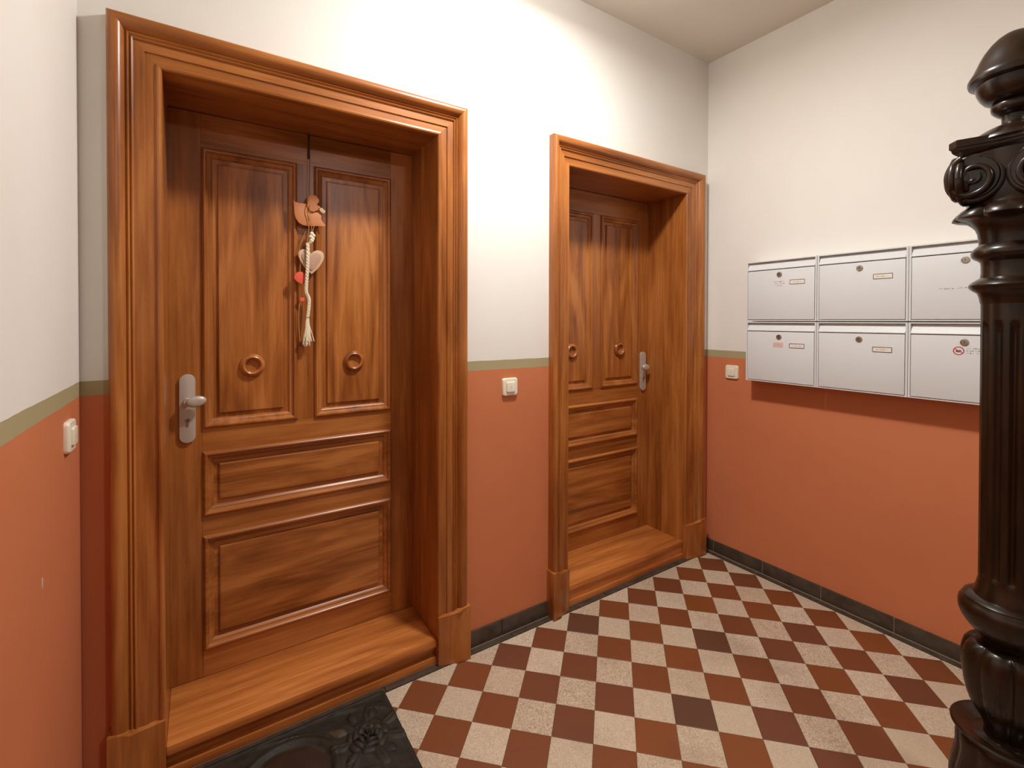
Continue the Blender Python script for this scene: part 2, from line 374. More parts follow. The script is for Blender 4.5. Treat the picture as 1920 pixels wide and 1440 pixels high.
def door(n, D, hs, label, sill):
    x0, x1 = D['x0'], D['x1']; xc = (x0+x1)/2
    T = empty('door_%d' % n, (xc, 0, 0), kind='structure', label=label, category='door')
    # casing: two sides and a head, mitred
    def side(xi, s, wdt, nm='casing_side'):
        k = wdt/.126; kt = CT/.126
        pr = [(a*k, b) for a, b in CP]; r = kt/k
        a0 = lambda p: (xi+s*p[0], -p[1], .20); a1 = lambda p: (xi+s*p[0], -p[1], OT+p[0]*r)
        obj(nm, sweep(pr, [a0, a1]), WV, T, angle=28)
    side(x0, -1, D['cl']); side(x1, 1, D['cr'])
    kt = CT/.126; kl, kr = D['cl']/CT, D['cr']/CT
    pr = [(a*kt, b) for a, b in CP]
    obj('casing_head', sweep(pr, [lambda p: (x0-p[0]*kl, -p[1], OT+p[0]), lambda p: (x1+p[0]*kr, -p[1], OT+p[0])]), WX, T, angle=28)
    # plinth blocks with a curved top edge
    for xi, s, wd in ((x0, -1, D['cl']+.007), (x1, 1, D['cr']+.007)):
        pts = [(0, .002), (wd, .002), (wd, .222), (wd*.86, .223), (wd*.74, .219), (wd*.62, .209), (wd*.5, .203), (0, .200)]
        fr = lambda p, d: (xi+s*p[0], -d*(.030+.026*min(1, max(0, (p[0]/wd-.35)/.3))), p[1])
        # front surface follows the casing: thinner inside, thicker outside
        pp = [(0, .002), (wd*.5, .002), (wd*.62, .002), (wd, .002), (wd, .222), (wd*.86, .223), (wd*.74, .219), (wd*.62, .210), (wd*.5, .203), (0, .200)]
        obj('plinth_block', prism(pp, fr, 0.0, 1.0), WV, T, angle=25, bevel=.0012)
    # reveal lining
    obj('reveal_lining', box(x0-.018, x0, .0, .30, .0, OT), WV, T, smooth=False); obj('reveal_lining', box(x1, x1+.018, .0, .15, .0, OT), WV, T, smooth=False)
    obj('reveal_lining', box(x1, x1+.018, .1515, .30, .0, OT), WV, T, smooth=False)
    obj('head_lining', box(x0-.018, x1+.018, .0, .30, OT, OT+.018), WX, T, smooth=False)
    # threshold
    th = obj('threshold', box(x0, x1, sill['nose'], .30, .074, .1045), WSILL, T, bevel=.004)
    if sill['stepped']:
        obj('riser', box(x0, x1, .016, .05, .0, .074), WX, th, smooth=False)
        obj('riser_batten', box(x0, x1, -.008, .0158, .003, .032), WSILL, th, bevel=.002)
        obj('riser_bead', box(x0, x1, .006, .0158, .052, .0738), WX, th, bevel=.004)
    else:
        obj('riser', box(x0, x1, .002, .05, .0, .074), WSILL, th, smooth=False)
        obj('riser_batten', box(x0, x1, -.008, .0018, .003, .030), WSILL, th, bevel=.002)
    # leaf
    lf = obj('door_leaf', box(x0, x1, PY+.021, PY+.045, .106, OT-.002), WV, T, smooth=False)
    hw = .348; PZ = [(.202, .620), (.690, .925), (1.008, 2.020)]
    P = .0
    def slab(nm, a, b, c, d, m): return obj(nm, box(a, b, PY, PY+.021, c, d), m, lf, smooth=False)
    g_ = .0006
    slab('stile', x0+.0003, xc-hw-g_, .107, OT-.003, WV); slab('stile', xc+hw+g_, x1-.0003, .107, OT-.003, WV)
    for c, d in ((.107, PZ[0][0]), (PZ[0][1], PZ[1][0]), (PZ[1][1], PZ[2][0]), (PZ[2][1], OT-.003)): slab('rail', xc-hw, xc+hw, c, d, WX)
    slab('muntin', xc-.031, xc+.031, PZ[2][0]+g_, PZ[2][1]-g_, WV)
    cells = [(xc-hw, xc+hw)+PZ[0]+(WPX,), (xc-hw, xc+hw)+PZ[1]+(WPX,), (xc-hw, xc-.031)+PZ[2]+(WPV,), (xc+.031, xc+hw)+PZ[2]+(WPV,)]
    for a, b, c, d, m in cells:
        obj('panel_moulding', ring_moulding(a, b, c, d, PM, PY), WV if m is WPV else WX, lf, angle=30)
        obj('panel', raised_panel(a, b, c, d, PY), m, lf, smooth=False)
    for s in (-1, 1):
        cx = xc+s*.1885
        pr = [(.0225, .001), (.0235, -.007), (.027, -.0125), (.031, -.0145), (.035, -.0125), (.038, -.0085), (.0415, -.0055), (.043, -.001), (.043, .004), (.0225, .004)]
        obj('rosette', torus_y(cx, 1.230, PY, pr), WPV, lf, angle=50)
        dd = [(0.0225*k/6, .0015+.0012*(1-(k/6)**2)) for k in range(7)]
        V, Fc = [], []
        for k, (r, y) in enumerate(dd):
            for t in range(24): a = 2*math.pi*t/24; V.append((cx+max(r, .0005)*math.cos(a), PY+y-.001, 1.230+max(r, .0005)*math.sin(a)))
        for k in range(6):
            for t in range(24): u = (t+1) % 24; Fc.append((k*24+t, k*24+u, (k+1)*24+u, (k+1)*24+t))
        obj('rosette_hollow', (V, Fc), WPV, lf)
    # long lock plate, offset knob, keyhole
    hx = hs*(.890/2-.053)+xc
    pl = rrect(.048, .243, .0235, 7)
    zc = 1.087
    to3 = lambda p, d: (hx+p[0], PY-d, zc+p[1])
    obj('lock_plate', prism(pl, to3, 0.0, .010), METAL, lf, bevel=.0018, angle=40, label='long brushed aluminium lock plate')
    # stem then flat oval knob set sideways from the stem
    kn = []; N = 28
    st = torus = lathe([(.012, 0), (.011, .006), (.0095, .014), (.011, .026)], (0, 0), 20)
    V = [(hx+v[0], PY-.010-v[2], zc+.027+v[1]) for v in st[0]]
    ks = -hs*.026 if n == 1 else -hs*.010
    ov = []
    lay = [(.0, .60), (.003, .90), (.007, 1.0), (.012, .97), (.0155, .82), (.0175, .5), (.018, .02)]
    OV, OF = [], []
    for y, r in lay:
        for k in range(N): a = 2*math.pi*k/N; OV.append((hx+ks+.031*r*math.cos(a), PY-.032-y, zc+.027+.0195*r*math.sin(a)+.003*math.cos(a)*(-hs)))
    for k in range(len(lay)-1):
        for i in range(N): j = (i+1) % N; OF.append((k*N+i, k*N+j, (k+1)*N+j, (k+1)*N+i))
    OF.append(tuple(range(N))[::-1]); OF.append(tuple(range((len(lay)-1)*N, len(lay)*N)))
    obj('door_knob', join((V, st[1]), (OV, OF)), METAL, lf, angle=50, label='flat oval aluminium knob')
    # profile cylinder keyhole
    cyl = [(.0075*math.cos(math.radians(a)), .0075*math.sin(math.radians(a))) for a in range(-60, 241, 20)]+[(-.0038, -.022), (.0038, -.022)]
    obj('lock_cylinder', prism(cyl, lambda p, d: (hx+p[0], PY-d, 1.046+p[1]), .009, .0125), NICKEL, lf, bevel=.0006)
    obj('keyhole', box(hx-.0009, hx+.0009, PY-.0128, PY-.0124, 1.0405, 1.0505), DMETAL, lf, smooth=False)
    # brown hinges on the other side hidden in the rebate; doorstop bead at the head and jambs
    return T
door(1, DOORS[0], -1, 'brown panelled door at left with hanging heart ornament, deep wooden surround', dict(nose=-.012, stepped=True))
door(2, DOORS[1], 1, 'brown panelled door beside the room corner, knob on its right, deep wooden surround', dict(nose=-.008, stepped=False))

# ------------------------------------------------------------------ hanging ornament on door 1
DY = PY-.022
O = empty('door_ornament', (-2.245, DY, 1.75), label='hanging ornament of wooden squirrel, hearts and white cord on the left door', category='ornament')
def zo(px, py):                   # ornament sketch units -> position in the hanging plane
    return (-2.2400+(px-315)*.000516, 1.8985-(py-115)*.000519)
def flat(name, pts, y, th, mat, parent, bev=.0008, sm=False, **kw):
    q = [zo(*p) for p in pts]
    if sm:
        c = spline([(a, 0, b) for a, b in q+[q[0]]], 4)[:-1]; q = [(v.x, v.z) for v in c]
    return obj(name, prism(q, lambda p, d: (p[0], y-d, p[1]), 0, th), mat, parent, bevel=bev, angle=40, **kw)
def cord(name, pts, r, mat, parent, y=None, rf=None, **kw):
    P = [(zo(a, b)[0], (c if c is not None else 0)+DY, zo(a, b)[1]) for a, b, c in pts]
    return obj(name, tube(spline(P, 6), r, 8, rf), mat, parent, **kw)
flat('squirrel_body', [(203, 170), (214, 186), (250, 191), (296, 190), (300, 215), (318, 236), (335, 252), (360, 246), (388, 246), (404, 262), (402, 290), (410, 312), (432, 334), (430, 349), (375, 350), (345, 354), (300, 357), (266, 353), (240, 338), (222, 312), (212, 280), (209, 240), (207, 200)], DY, .006, PLYW, O)
flat('squirrel_head', [(300, 158), (306, 134), (318, 118), (338, 114), (362, 124), (380, 142), (386, 162), (376, 176), (366, 186), (376, 196), (396, 202), (386, 216), (368, 234), (345, 248), (324, 244), (310, 228), (302, 204), (298, 180)], DY-.006, .006, PLYW, O)
flat('acorn', [(384, 226), (392, 212), (404, 208), (420, 222), (431, 232), (424, 248), (412, 252), (398, 242)], DY-.006, .007, PLYE, O)
cord('hanging_string', [(318, -470, .02), (320, -460, .0), (320, -60, 0), (316, 60, .0), (318, 120, .002)], .0010, DSTRING, O, label='thin dark string from the top of the door')
obj('door_hook', join(box(-2.2405, -2.2345, PY-.0035, PY-.0005, 2.045, OT-.004), tube([(-2.2375, PY-.004, 2.05), (-2.2375, PY-.014, 2.045), (-2.2375, PY-.017, 2.06)], .0016)), DSTRING, O)
cord('front_string', [(318, 120, -.013), (300, 200, -.014), (296, 250, -.014), (312, 310, -.014), (308, 380, -.012), (302, 450, -.010), (300, 490, -.008)], .0014, STRING, O)
cord('front_string', [(318, 200, -.013), (316, 260, -.013), (326, 330, -.012), (330, 390, -.010), (328, 430, -.008)], .0012, STRING, O)
cord('side_string', [(292, 392, -.002), (268, 460, -.002), (246, 540, 0), (252, 640, 0), (248, 720, -.002), (252, 800, 0), (262, 860, 0), (262, 905, -.002)], .0013, STRING, O)
cord('side_string', [(352, 350, -.004), (340, 390, -.006), (334, 420, -.008)], .0013, STRING, O)
for px, py, r in ((332, 416, 17), (345, 428, 14), (324, 438, 16), (338, 452, 15), (330, 468, 17), (322, 480, 12)):
    x, z = zo(px, py); r *= .000516
    bm = bmesh.new(); bmesh.ops.create_uvsphere(bm, u_segments=12, v_segments=8, radius=r, matrix=Matrix.Translation((x, DY-.008, z)))
    obj('rope_knot', bm, ROPE, O)
# twisted white cord ending in a tassel
pts = [(302, 490, -.010), (300, 600, -.016), (296, 700, -.017), (290, 800, -.014), (290, 860, -.012), (304, 895, -.010), (311, 930, -.010), (306, 1000, -.010), (300, 1050, -.010)]
P = spline([(zo(a, b)[0], DY+c, zo(a, b)[1]) for a, b, c in pts], 12); gs = []
for s in range(3):
    Q = [p+Vector((math.cos(k*.75+s*2.094), math.sin(k*.75+s*2.094), 0))*.0033 for k, p in enumerate(P)]
    gs.append(tube(Q, .0040, 6))
obj('white_cord', join(*gs), ROPE, O)
gs = []
for s in range(60):
    a = random.uniform(0, 6.28); rr = random.uniform(.2, 1); ex = random.uniform(1190, 1275) if s % 9 else 1235
    x1 = 290+math.cos(a)*30*rr+(28 if s % 9 == 0 else 0)
    q = [(300+math.cos(a)*6, 1040, -.010), (298+math.cos(a)*14*rr, 1110, -.010+.003*math.sin(a)), ((298+x1)/2+math.cos(a)*10*rr, 1180, -.010+.005*math.sin(a)*rr), (x1, ex, -.010+.006*math.sin(a)*rr)]
    gs.append(tube(spline([(zo(u, v)[0], DY+w_, zo(u, v)[1]) for u, v, w_ in q], 4), .0017, 5))
obj('tassel', join(*gs), ROPE, O, kind='stuff')
cord('side_string', [(268, 925, -.002), (262, 1000, 0), (256, 1100, 0), (250, 1200, 0)], .0011, DSTRING, O)
cord('side_string', [(246, 930, -.001), (240, 1050, 0), (243, 1170, 0), (250, 1235, 0)], .0016, STRING, O)
flat('dark_bead', [(240, 1245), (256, 1238), (262, 1262), (246, 1275)], DY, .005, DSTRING, O)
heart = lambda cx, cy, s: [(cx+s*a, cy+s*b) for a, b in ((0, .62), (-.30, .42), (-.62, .08), (-.86, -.28), (-.92, -.55), (-.78, -.80), (-.50, -.90), (-.22, -.84), (0, -.66), (.22, -.86), (.50, -.92), (.80, -.80), (.95, -.52), (.88, -.22), (.62, .12), (.30, .44))]
hp = [(330+a, b) for a, b in [(0, 722), (-22, 702), (-46, 676), (-66, 648), (-82, 618), (-92, 590), (-93, 566), (-84, 548), (-66, 537), (-44, 536), (-24, 544), (-8, 556), (0, 568), (8, 554), (24, 542), (46, 535), (68, 539), (84, 550), (92, 568), (91, 592), (82, 620), (66, 648), (46, 676), (22, 702)]]
hh = flat('wooden_heart', hp, DY-.001, .005, PLYE, O)
flat('heart_inlay', [(330+(a-330)*.74, 618+(b-618)*.74) for a, b in hp], DY-.006, .003, HEARTW, hh)
flat('red_heart', [(262, 802), (232, 788), (208, 762), (210, 738), (226, 716), (250, 708), (272, 714), (282, 740), (280, 770)], DY-.002, .008, RED, O, sm=True, bev=.0012, label='small red felt heart')
flat('red_bead', [(250, 930), (245, 912), (256, 900), (266, 905), (276, 900), (282, 914), (272, 932)], DY-.002, .006, RED, O, sm=True)

# ------------------------------------------------------------------ light switches
def switch(loc, rot, label, W=.079, scale=1.0):
    """built facing -y, then turned"""
    R_ = Matrix.Translation(loc) @ Matrix.Rotation(rot, 4, 'Z')
    tr = lambda g: ([tuple(R_ @ Vector(v)) for v in g[0]], g[1])
    T = empty('light_switch', loc, label=label, category='light switch')
    def fr(layers, pts):
        V, Fc = [], []; n = len(pts)
        for y, k in layers: V += [(p[0]*k, -y, p[1]*k) for p in pts]
        for r in range(len(layers)-1):
            for i in range(n): j = (i+1) % n; Fc.append((r*n+i, r*n+j, (r+1)*n+j, (r+1)*n+i))
        Fc += [tuple(range(n))[::-1], tuple(range((len(layers)-1)*n, len(layers)*n))]; return V, Fc
    obj('plate', tr(fr([(0, 1), (.005, 1), (.009, .97), (.011, .92), (.0115, .80)], rrect(W, W, .010))), SWP, T)
    obj('rocker', tr(fr([(.0112, .56), (.0145, .56), (.017, .53), (.0175, .45)], [(a, b*1.02) for a, b in rrect(W, W, .008)])), SWP, T, angle=50)
    obj('rocker_gap', tr(fr([(.0114, .60), (.0119, .60)], rrect(W, W, .008))), SWL, T, smooth=False)
    obj('pilot_mark', tr(fr([(.0172, .10), (.0180, .10)], [(a*.5, b*1.6) for a, b in rrect(W, W, .03)])), SWL, T)
    return T
switch((-1.448, 0, 1.106), 0, 'cream light switch on the terracotta wall between the two doors')
switch((0, -.170, 1.104), -math.pi/2, 'cream light switch beside the letterboxes near the room corner')
switch((XL, -.157, 1.106), math.pi/2, 'light switch on the side wall at the far left, seen edge-on')

# ------------------------------------------------------------------ letterboxes
def stroke_text(y0, z0, wd, h, n, x=-.1072, seed=1):
    """tiny unreadable print, as in the photograph: short upright and level strokes"""
    r = random.Random(seed); gs = []; y = 0
    for k in range(n):
        a = y0-wd*(k+.1)/n; b = y0-wd*(k+.75)/n
        if r.random() < .13: continue
        hh = h*r.choice((.6, .6, 1)); gs.append(box(x-.0002, x, a-.0008, a, z0, z0+hh))
        if r.random() < .7: gs.append(box(x-.0002, x, b, a, z0+h*.3*r.choice((0, 1, 2)), z0+h*.3*r.choice((0, 1))+.0008+h*.3))
    return join(*gs)
def letterbox(col, row, label):
    ya = -.310-.3565*col; yb = ya-.3545; z0 = (1.080, 1.403)[1-row]; z1 = z0+.318; D = .100
    T = empty('letterbox', (-.05, (ya+yb)/2, z0), label=label, category='letterbox', group='white letterboxes on the right wall')
    t = .0075
    # casing: back, two sides, bottom, top that stops short of the sloping flap
    body = join(box(-D, -.001, ya-t, ya, z0, z1), box(-D, -.001, yb, yb+t, z0, z1), box(-D+.002, -.001, yb+t, ya-t, z0, z0+.006), box(-D, -.001, yb+t, ya-t, z1-.005, z1), box(-.006, -.001, yb+t, ya-t, z0+.006, z1-.005), box(-D+.022, -D+.020, yb+t, ya-t, z0+.006, z1-.005))
    obj('body', body, BOXW, T, smooth=False)
    # flap: slopes forward from under the top edge and overhangs the door
    a_, b_ = ya-t-.001, yb+t+.001; q = [(-D+.019, z1-.0125), (-D+.0165, z1-.0105), (-D-.003, z1-.0445), (-D-.003, z1-.0475), (-D+.001, z1-.0475)]
    obj('flap', prism(q, lambda p, d: (p[0], a_+(b_-a_)*d, p[1]), 0, 1), BOXW, T, smooth=False, bevel=.0006)
    fp = obj('front_panel', box(-D-.0015, -D+.004, b_+.001, a_-.001, z0+.008, z1-.0515), BOXW, T, bevel=.0012)
    yc = (ya+yb)/2; zl = z1-.078
    V, Fc = lathe([(.0135, 0), (.0135, .002), (.012, .0042), (.0085, .0046), (.0082, .0036), (.0006, .0036)], (0, 0), 28)
    obj('lock', ([(-D-.0015-v[2], yc+v[0], zl+v[1]) for v in V], Fc), NICKEL, fp, label='round nickel lock')
    obj('key_slot', box(-D-.0056, -D-.0050, yc-.0009, yc+.0009, zl-.005, zl+.005), DMETAL, fp, smooth=False)
    if (col, row) != (2, 0) and (col, row) != (2, 1):
        y1, y2, zc = yc-.052, yc-.124, zl-.042; h = .0115
        fr = join(box(-D-.0035, -D-.0014, y2, y1, zc+h-.0022, zc+h), box(-D-.0035, -D-.0014, y2, y1, zc-h, zc-h+.0022), box(-D-.0035, -D-.0014, y1-.0022, y1, zc-h+.0022, zc+h-.0022), box(-D-.0035, -D-.0014, y2, y2+.0022, zc-h+.0022, zc+h-.0022))
        obj('name_plate_frame', fr, NICKEL, fp, smooth=False); obj('name_card', box(-D-.0022, -D-.0014, y2+.0022, y1-.0022, zc-h+.0022, zc+h-.0022), PAPER, fp, smooth=False)
        obj('name_print', stroke_text(y1-.012, zc-.003, .045, .0045, 12, -D-.0022, col*3+row), INK, fp, smooth=False)
    return T, fp, yc, zl, D
B = {}
for col, cn in ((0, 'leftmost'), (1, 'middle'), (2, 'right-hand')):
    for row, rn in ((0, 'top'), (1, 'bottom')):
        extra = {(0, 0): ' with a red-lettered sticker under its lock', (0, 1): ' with a faded pink sticker under its lock', (1, 0): ' with a clean front', (1, 1): ' with a written name card',
                 (2, 0): ' with one printed line', (2, 1): ' with a round red-ringed sign'}[(col, row)]
        B[col, row] = letterbox(col, row, 'white letterbox, %s of the %s row,%s' % (cn, rn, extra))
# stickers and print
T, fp, yc, zl, D = B[0, 0]
obj('sticker', join(stroke_text(yc+.030, zl-.040, .062, .008, 11, -.1016, 3), stroke_text(yc+.024, zl-.050, .050, .007, 9, -.1016, 4)), REDINK, fp, smooth=False, label='red lettering')
obj('sticker_print', stroke_text(yc+.026, zl-.060, .045, .005, 11, -.1016, 6), INK, fp, smooth=False)
T, fp, yc, zl, D = B[0, 1]
obj('sticker', box(-.1019, -.1014, yc-.022, yc+.030, zl-.054, zl-.028), plain('pink_sticker', lin(222, 186, 178), .6), fp, smooth=False, label='faded pink sticker')
obj('sticker_print', join(stroke_text(yc+.027, zl-.040, .046, .007, 8, -.1019, 8), stroke_text(yc+.027, zl-.051, .046, .007, 8, -.1019, 9)), PINKINK, fp, smooth=False)
T, fp, yc, zl, D = B[2, 0]
obj('print_line', stroke_text(yc+.078, zl-.112, .200, .0062, 26, -.1016, 12), INK, fp, smooth=False, label='single line of small print')
T, fp, yc, zl, D = B[2, 1]
ring = [(.0135, 0), (.0170, 0), (.0170, .0005), (.0135, .0005)]
V, Fc = sweep(ring, [(lambda p, a=2*math.pi*k/32: (-.1015-p[1], yc+.017+p[0]*math.cos(a), zl-.034+p[0]*math.sin(a))) for k in range(32)], closed=True)
cA = math.radians(35); bar = [(-.014, -.0014), (.014, -.0014), (.014, .0014), (-.014, .0014)]
pb = prism(bar, lambda p, d: (-.1015-d, yc+.017-(p[0]*math.cos(cA)+p[1]*math.sin(cA)), zl-.034-(p[0]*math.sin(cA)-p[1]*math.cos(cA))), 0, .0006)
obj('prohibition_sign', join((V, Fc), pb), REDINK, fp, smooth=False, label='red ringed sign with a slash')
hnd = [(-.009, -.004), (.000, -.007), (.009, -.001), (.006, .004), (-.002, .003), (-.008, .006)]
obj('sign_picture', prism(hnd, lambda p, d: (-.1015-d, yc+.017-p[0], zl-.034+p[1]), 0, .0004), INK, fp, smooth=False)
obj('print_line', join(*[stroke_text(yc-.006, zl-.026-.009*k, .088, .005, 18, -.1016, 20+k) for k in range(3)]), INK, fp, smooth=False)

# ------------------------------------------------------------------ doormat
MX0, MX1, MY0, MY1 = -2.660, -2.028, -.450, -.030
M_ = empty('doormat', ((MX0+MX1)/2, (MY0+MY1)/2, 0), label='black moulded rubber doormat with raised rose before the left door', category='doormat')
RC = (-2.140, -.205)              # rose centre
def relief(x, y):
    h = .010
    ex = min(x-MX0, MX1-x, y-MY0, MY1-y)
    h += .003*math.exp(-((ex-.012)/.007)**2)                       # raised rim
    u, v = (x+2.385)/.125, (y+.215)/.115; r = math.hypot(u, v)       # oval medallion with a rolled frame
    h += .0075*math.exp(-((r-1.12)/.10)**2)-.003*(1 if r < 1 else 0)
    dx, dy = x-RC[0], y-RC[1]; rr = math.hypot(dx, dy); a = math.atan2(dy, dx)
    if rr < .13: h += .004*math.cos(min(rr/.13, 1)*math.pi/2)
    for k in range(7):                                              # leaf sprays round the rose
        t = k*.9+.4; lx, ly = RC[0]+.098*math.cos(t), RC[1]+.090*math.sin(t)
        p = (x-lx)*math.cos(t)+(y-ly)*math.sin(t); q = -(x-lx)*math.sin(t)+(y-ly)*math.cos(t)
        e = (p/.042)**2+(q/.019)**2
        if e < 1: h += .0055*(1-e)**.5*(1-.55*math.exp(-(q/.0022)**2))
    h += .0045*max(0, math.sin(26*(x+2.5)+9*math.sin(14*y)+8*y))**2*(1 if r > 1.25 and rr > .115 and ex > .02 else 0)   # scrolls
    return h
NX, NY = 190, 128; V, Fc = [], []
for b in range(NY+1):
    for a in range(NX+1):
        x, y = MX0+(MX1-MX0)*a/NX, MY0+(MY1-MY0)*b/NY
        h = relief(x, y); rc = .03
        cx = min(max(x, MX0+rc), MX1-rc); cy = min(max(y, MY0+rc), MY1-rc); d = math.hypot(x-cx, y-cy)
        if d > rc: x, y = cx+(x-cx)*rc/d, cy+(y-cy)*rc/d
        if a in (0, NX) or b in (0, NY): h = .002
        V.append((x, y, h+.0015))
n = NX+1
for b in range(NY):
    for a in range(NX): Fc.append((b*n+a, b*n+a+1, (b+1)*n+a+1, (b+1)*n+a))
obj('rubber_mat', (V, Fc), RUB, M_, angle=60)
el = [(-2.385+.112*math.cos(2*math.pi*k/40), -.215+.102*math.sin(2*math.pi*k/40)) for k in range(40)]
obj('brown_medallion', prism(el, lambda p, d: (p[0], p[1], .0080+d), 0, .0025), RUBB, M_, bevel=.001, label='smooth brown oval')
# rose: rings of cupped petals
rs = 0
for ring_i, (cnt_, rad, wid, hgt, tilt) in enumerate(((7, .060, .046, .013, .5), (6, .043, .040, .019, .8), (5, .028, .028, .025, 1.1), (3, .013, .016, .029, 1.3))):
    for k in range(cnt_):
        t = 2*math.pi*k/cnt_+ring_i*.5; V, Fc = [], []
        for a in range(7):
            for b in range(5):
                u = (a-3)/3; v = b/4                               # u across, v base->rim
                rr_ = rad*(.35+.75*v)+.004*v; ang = t+u*(wid/max(rad, .012))*.55*(.6+.4*v)
                curl = .004*(1-u*u)*v+.003*math.sin(v*3.1)
                V.append((RC[0]+rr_*math.cos(ang), RC[1]+rr_*math.sin(ang), .012+hgt*(v**.7)*(1-.35*u*u)*.75+ring_i*.0012-(.006*(v-.8)*5 if v > .8 else 0)+curl*.3))
        for a in range(6):
            for b in range(4): Fc.append((a*5+b, a*5+b+1, (a+1)*5+b+1, (a+1)*5+b))
        m = len(V); V += [(x, y, z-.0045) for x, y, z in V]; Fc += [tuple(i+m for i in f[::-1]) for f in Fc]
        rim = [b for b in range(5)]+[a*5+4 for a in range(1, 7)]+[30+b for b in (3, 2, 1, 0)]+[a*5 for a in range(5, 0, -1)]
        Fc += [(rim[i], rim[(i+1) % len(rim)], rim[(i+1) % len(rim)]+m, rim[i]+m) for i in range(len(rim))]
        obj('rose_petal', (V, Fc), RUB, M_, angle=80)
for k, (lx, ly, t, L_, m) in enumerate(((-2.222, -.140, 2.5, .060, RUBL), (-2.165, -.105, 1.7, .055, RUB), (-2.100, -.118, 1.0, .050, RUB), (-2.205, -.262, 3.7, .055, RUB), (-2.090, -.285, 5.2, .050, RUB))):
    V, Fc = [], []
    for a in range(9):
        v = a/8; wdt = .019*math.sin(math.pi*min(1, v*.94+.06))**.8
        for b in range(5):
            u = (b-2)/2; p = (v-.5)*L_; q = u*wdt
            X_, Y_ = lx+p*math.cos(t)-q*math.sin(t), ly+p*math.sin(t)+q*math.cos(t); V.append((X_, Y_, max(.0145, relief(X_, Y_)*.6+.0075)+.004*math.sin(v*3)*(1-u*u)-.0015*abs(u)+.0012*(abs(u) < .1)))
    for a in range(8):
        for b in range(4): Fc.append((a*5+b, a*5+b+1, (a+1)*5+b+1, (a+1)*5+b))
    m2 = len(V); V += [(x, y, .009) for x, y, z in V]; Fc += [tuple(i+m2 for i in f[::-1]) for f in Fc]
    rim = list(range(5))+[a*5+4 for a in range(1, 9)]+[40+b for b in (3, 2, 1, 0)]+[a*5 for a in range(7, 0, -1)]
    Fc += [(rim[i], rim[(i+1) % len(rim)], rim[(i+1) % len(rim)]+m2, rim[i]+m2) for i in range(len(rim))]
    obj('leaf', (V, Fc), m, M_, angle=70)

# ------------------------------------------------------------------ newel post
NC = (-.886, -1.471)
N_ = empty('newel_post', (NC[0], NC[1], 0), label='tall dark carved wooden newel post with domed finial, at the right edge', category='newel post')
def nl(name, prof, seg=64, rad=None, angle=40, **kw): return obj(name, lathe(prof, NC, seg, rad), OAK, N_, angle=angle, **kw)
nl('finial_dome', [(.001, 2.1315), (.012, 2.130), (.024, 2.1255), (.036, 2.1175), (.048, 2.105), (.059, 2.089), (.067, 2.0735), (.074, 2.056), (.080, 2.042), (.0865, 2.031), (.0895, 2.0245), (.0897, 2.018), (.0875, 2.0115), (.080, 2.0085), (.0755, 2.0065)])
nl('finial_cup', [(.075, 2.010), (.0748, 2.000), (.072, 1.988), (.066, 1.974), (.058, 1.963), (.048, 1.958), (.043, 1.9565)])
nl('finial_ring', [(.040, 1.9575), (.0445, 1.953), (.0462, 1.9455), (.0445, 1.937), (.040, 1.9305), (.034, 1.925), (.0275, 1.921)])
nl('finial_neck', [(.027, 1.922), (.0252, 1.912), (.0256, 1.903), (.031, 1.898), (.035, 1.8965)])
nl('cushion', [(.034, 1.8975), (.045, 1.8935), (.056, 1.888), (.067, 1.8815), (.077, 1.8745), (.086, 1.868), (.0925, 1.8625), (.094, 1.855)])
# abacus with hollowed sides and clipped corners
ab = []
for q in range(4):
    a0 = math.radians(45+90*q); c = Vector((math.cos(a0), math.sin(a0)))*.136; tn = Vector((-math.sin(a0), math.cos(a0)))
    c2 = Vector((math.cos(a0+math.pi/2), math.sin(a0+math.pi/2)))*.136; tn2 = Vector((-math.sin(a0+math.pi/2), math.cos(a0+math.pi/2)))
    A = c+tn*.013; Bq = c2-tn2*.013; md = (A+Bq)/2; nrm = md.normalized()
    ab.append(tuple(c-tn*.013))
    for k in range(13): t = k/12; p = A.lerp(Bq, t)-nrm*.020*math.sin(math.pi*t); ab.append(tuple(p))
V, Fc = [], []; n = len(ab)
for z, s in ((1.8635, .985), (1.861, 1.0), (1.846, 1.0), (1.843, .965), (1.838, .955), (1.834, .93), (1.828, .86), (1.822, .80)): V += [(NC[0]+p[0]*s, NC[1]+p[1]*s, z) for p in ab]
for k in range(7):
    for i in range(n): j = (i+1) % n; Fc.append((k*n+i, k*n+j, (k+1)*n+j, (k+1)*n+i))
Fc += [tuple(range(n)), tuple(range(7*n, 8*n))[::-1]]
obj('abacus', (V, Fc), OAK, N_, angle=30)
# capital core between the volutes
nl('capital_core', [(.094, 1.824), (.092, 1.800), (.086, 1.770), (.084, 1.740), (.084, 1.712), (.088, 1.700), (.090, 1.694)])
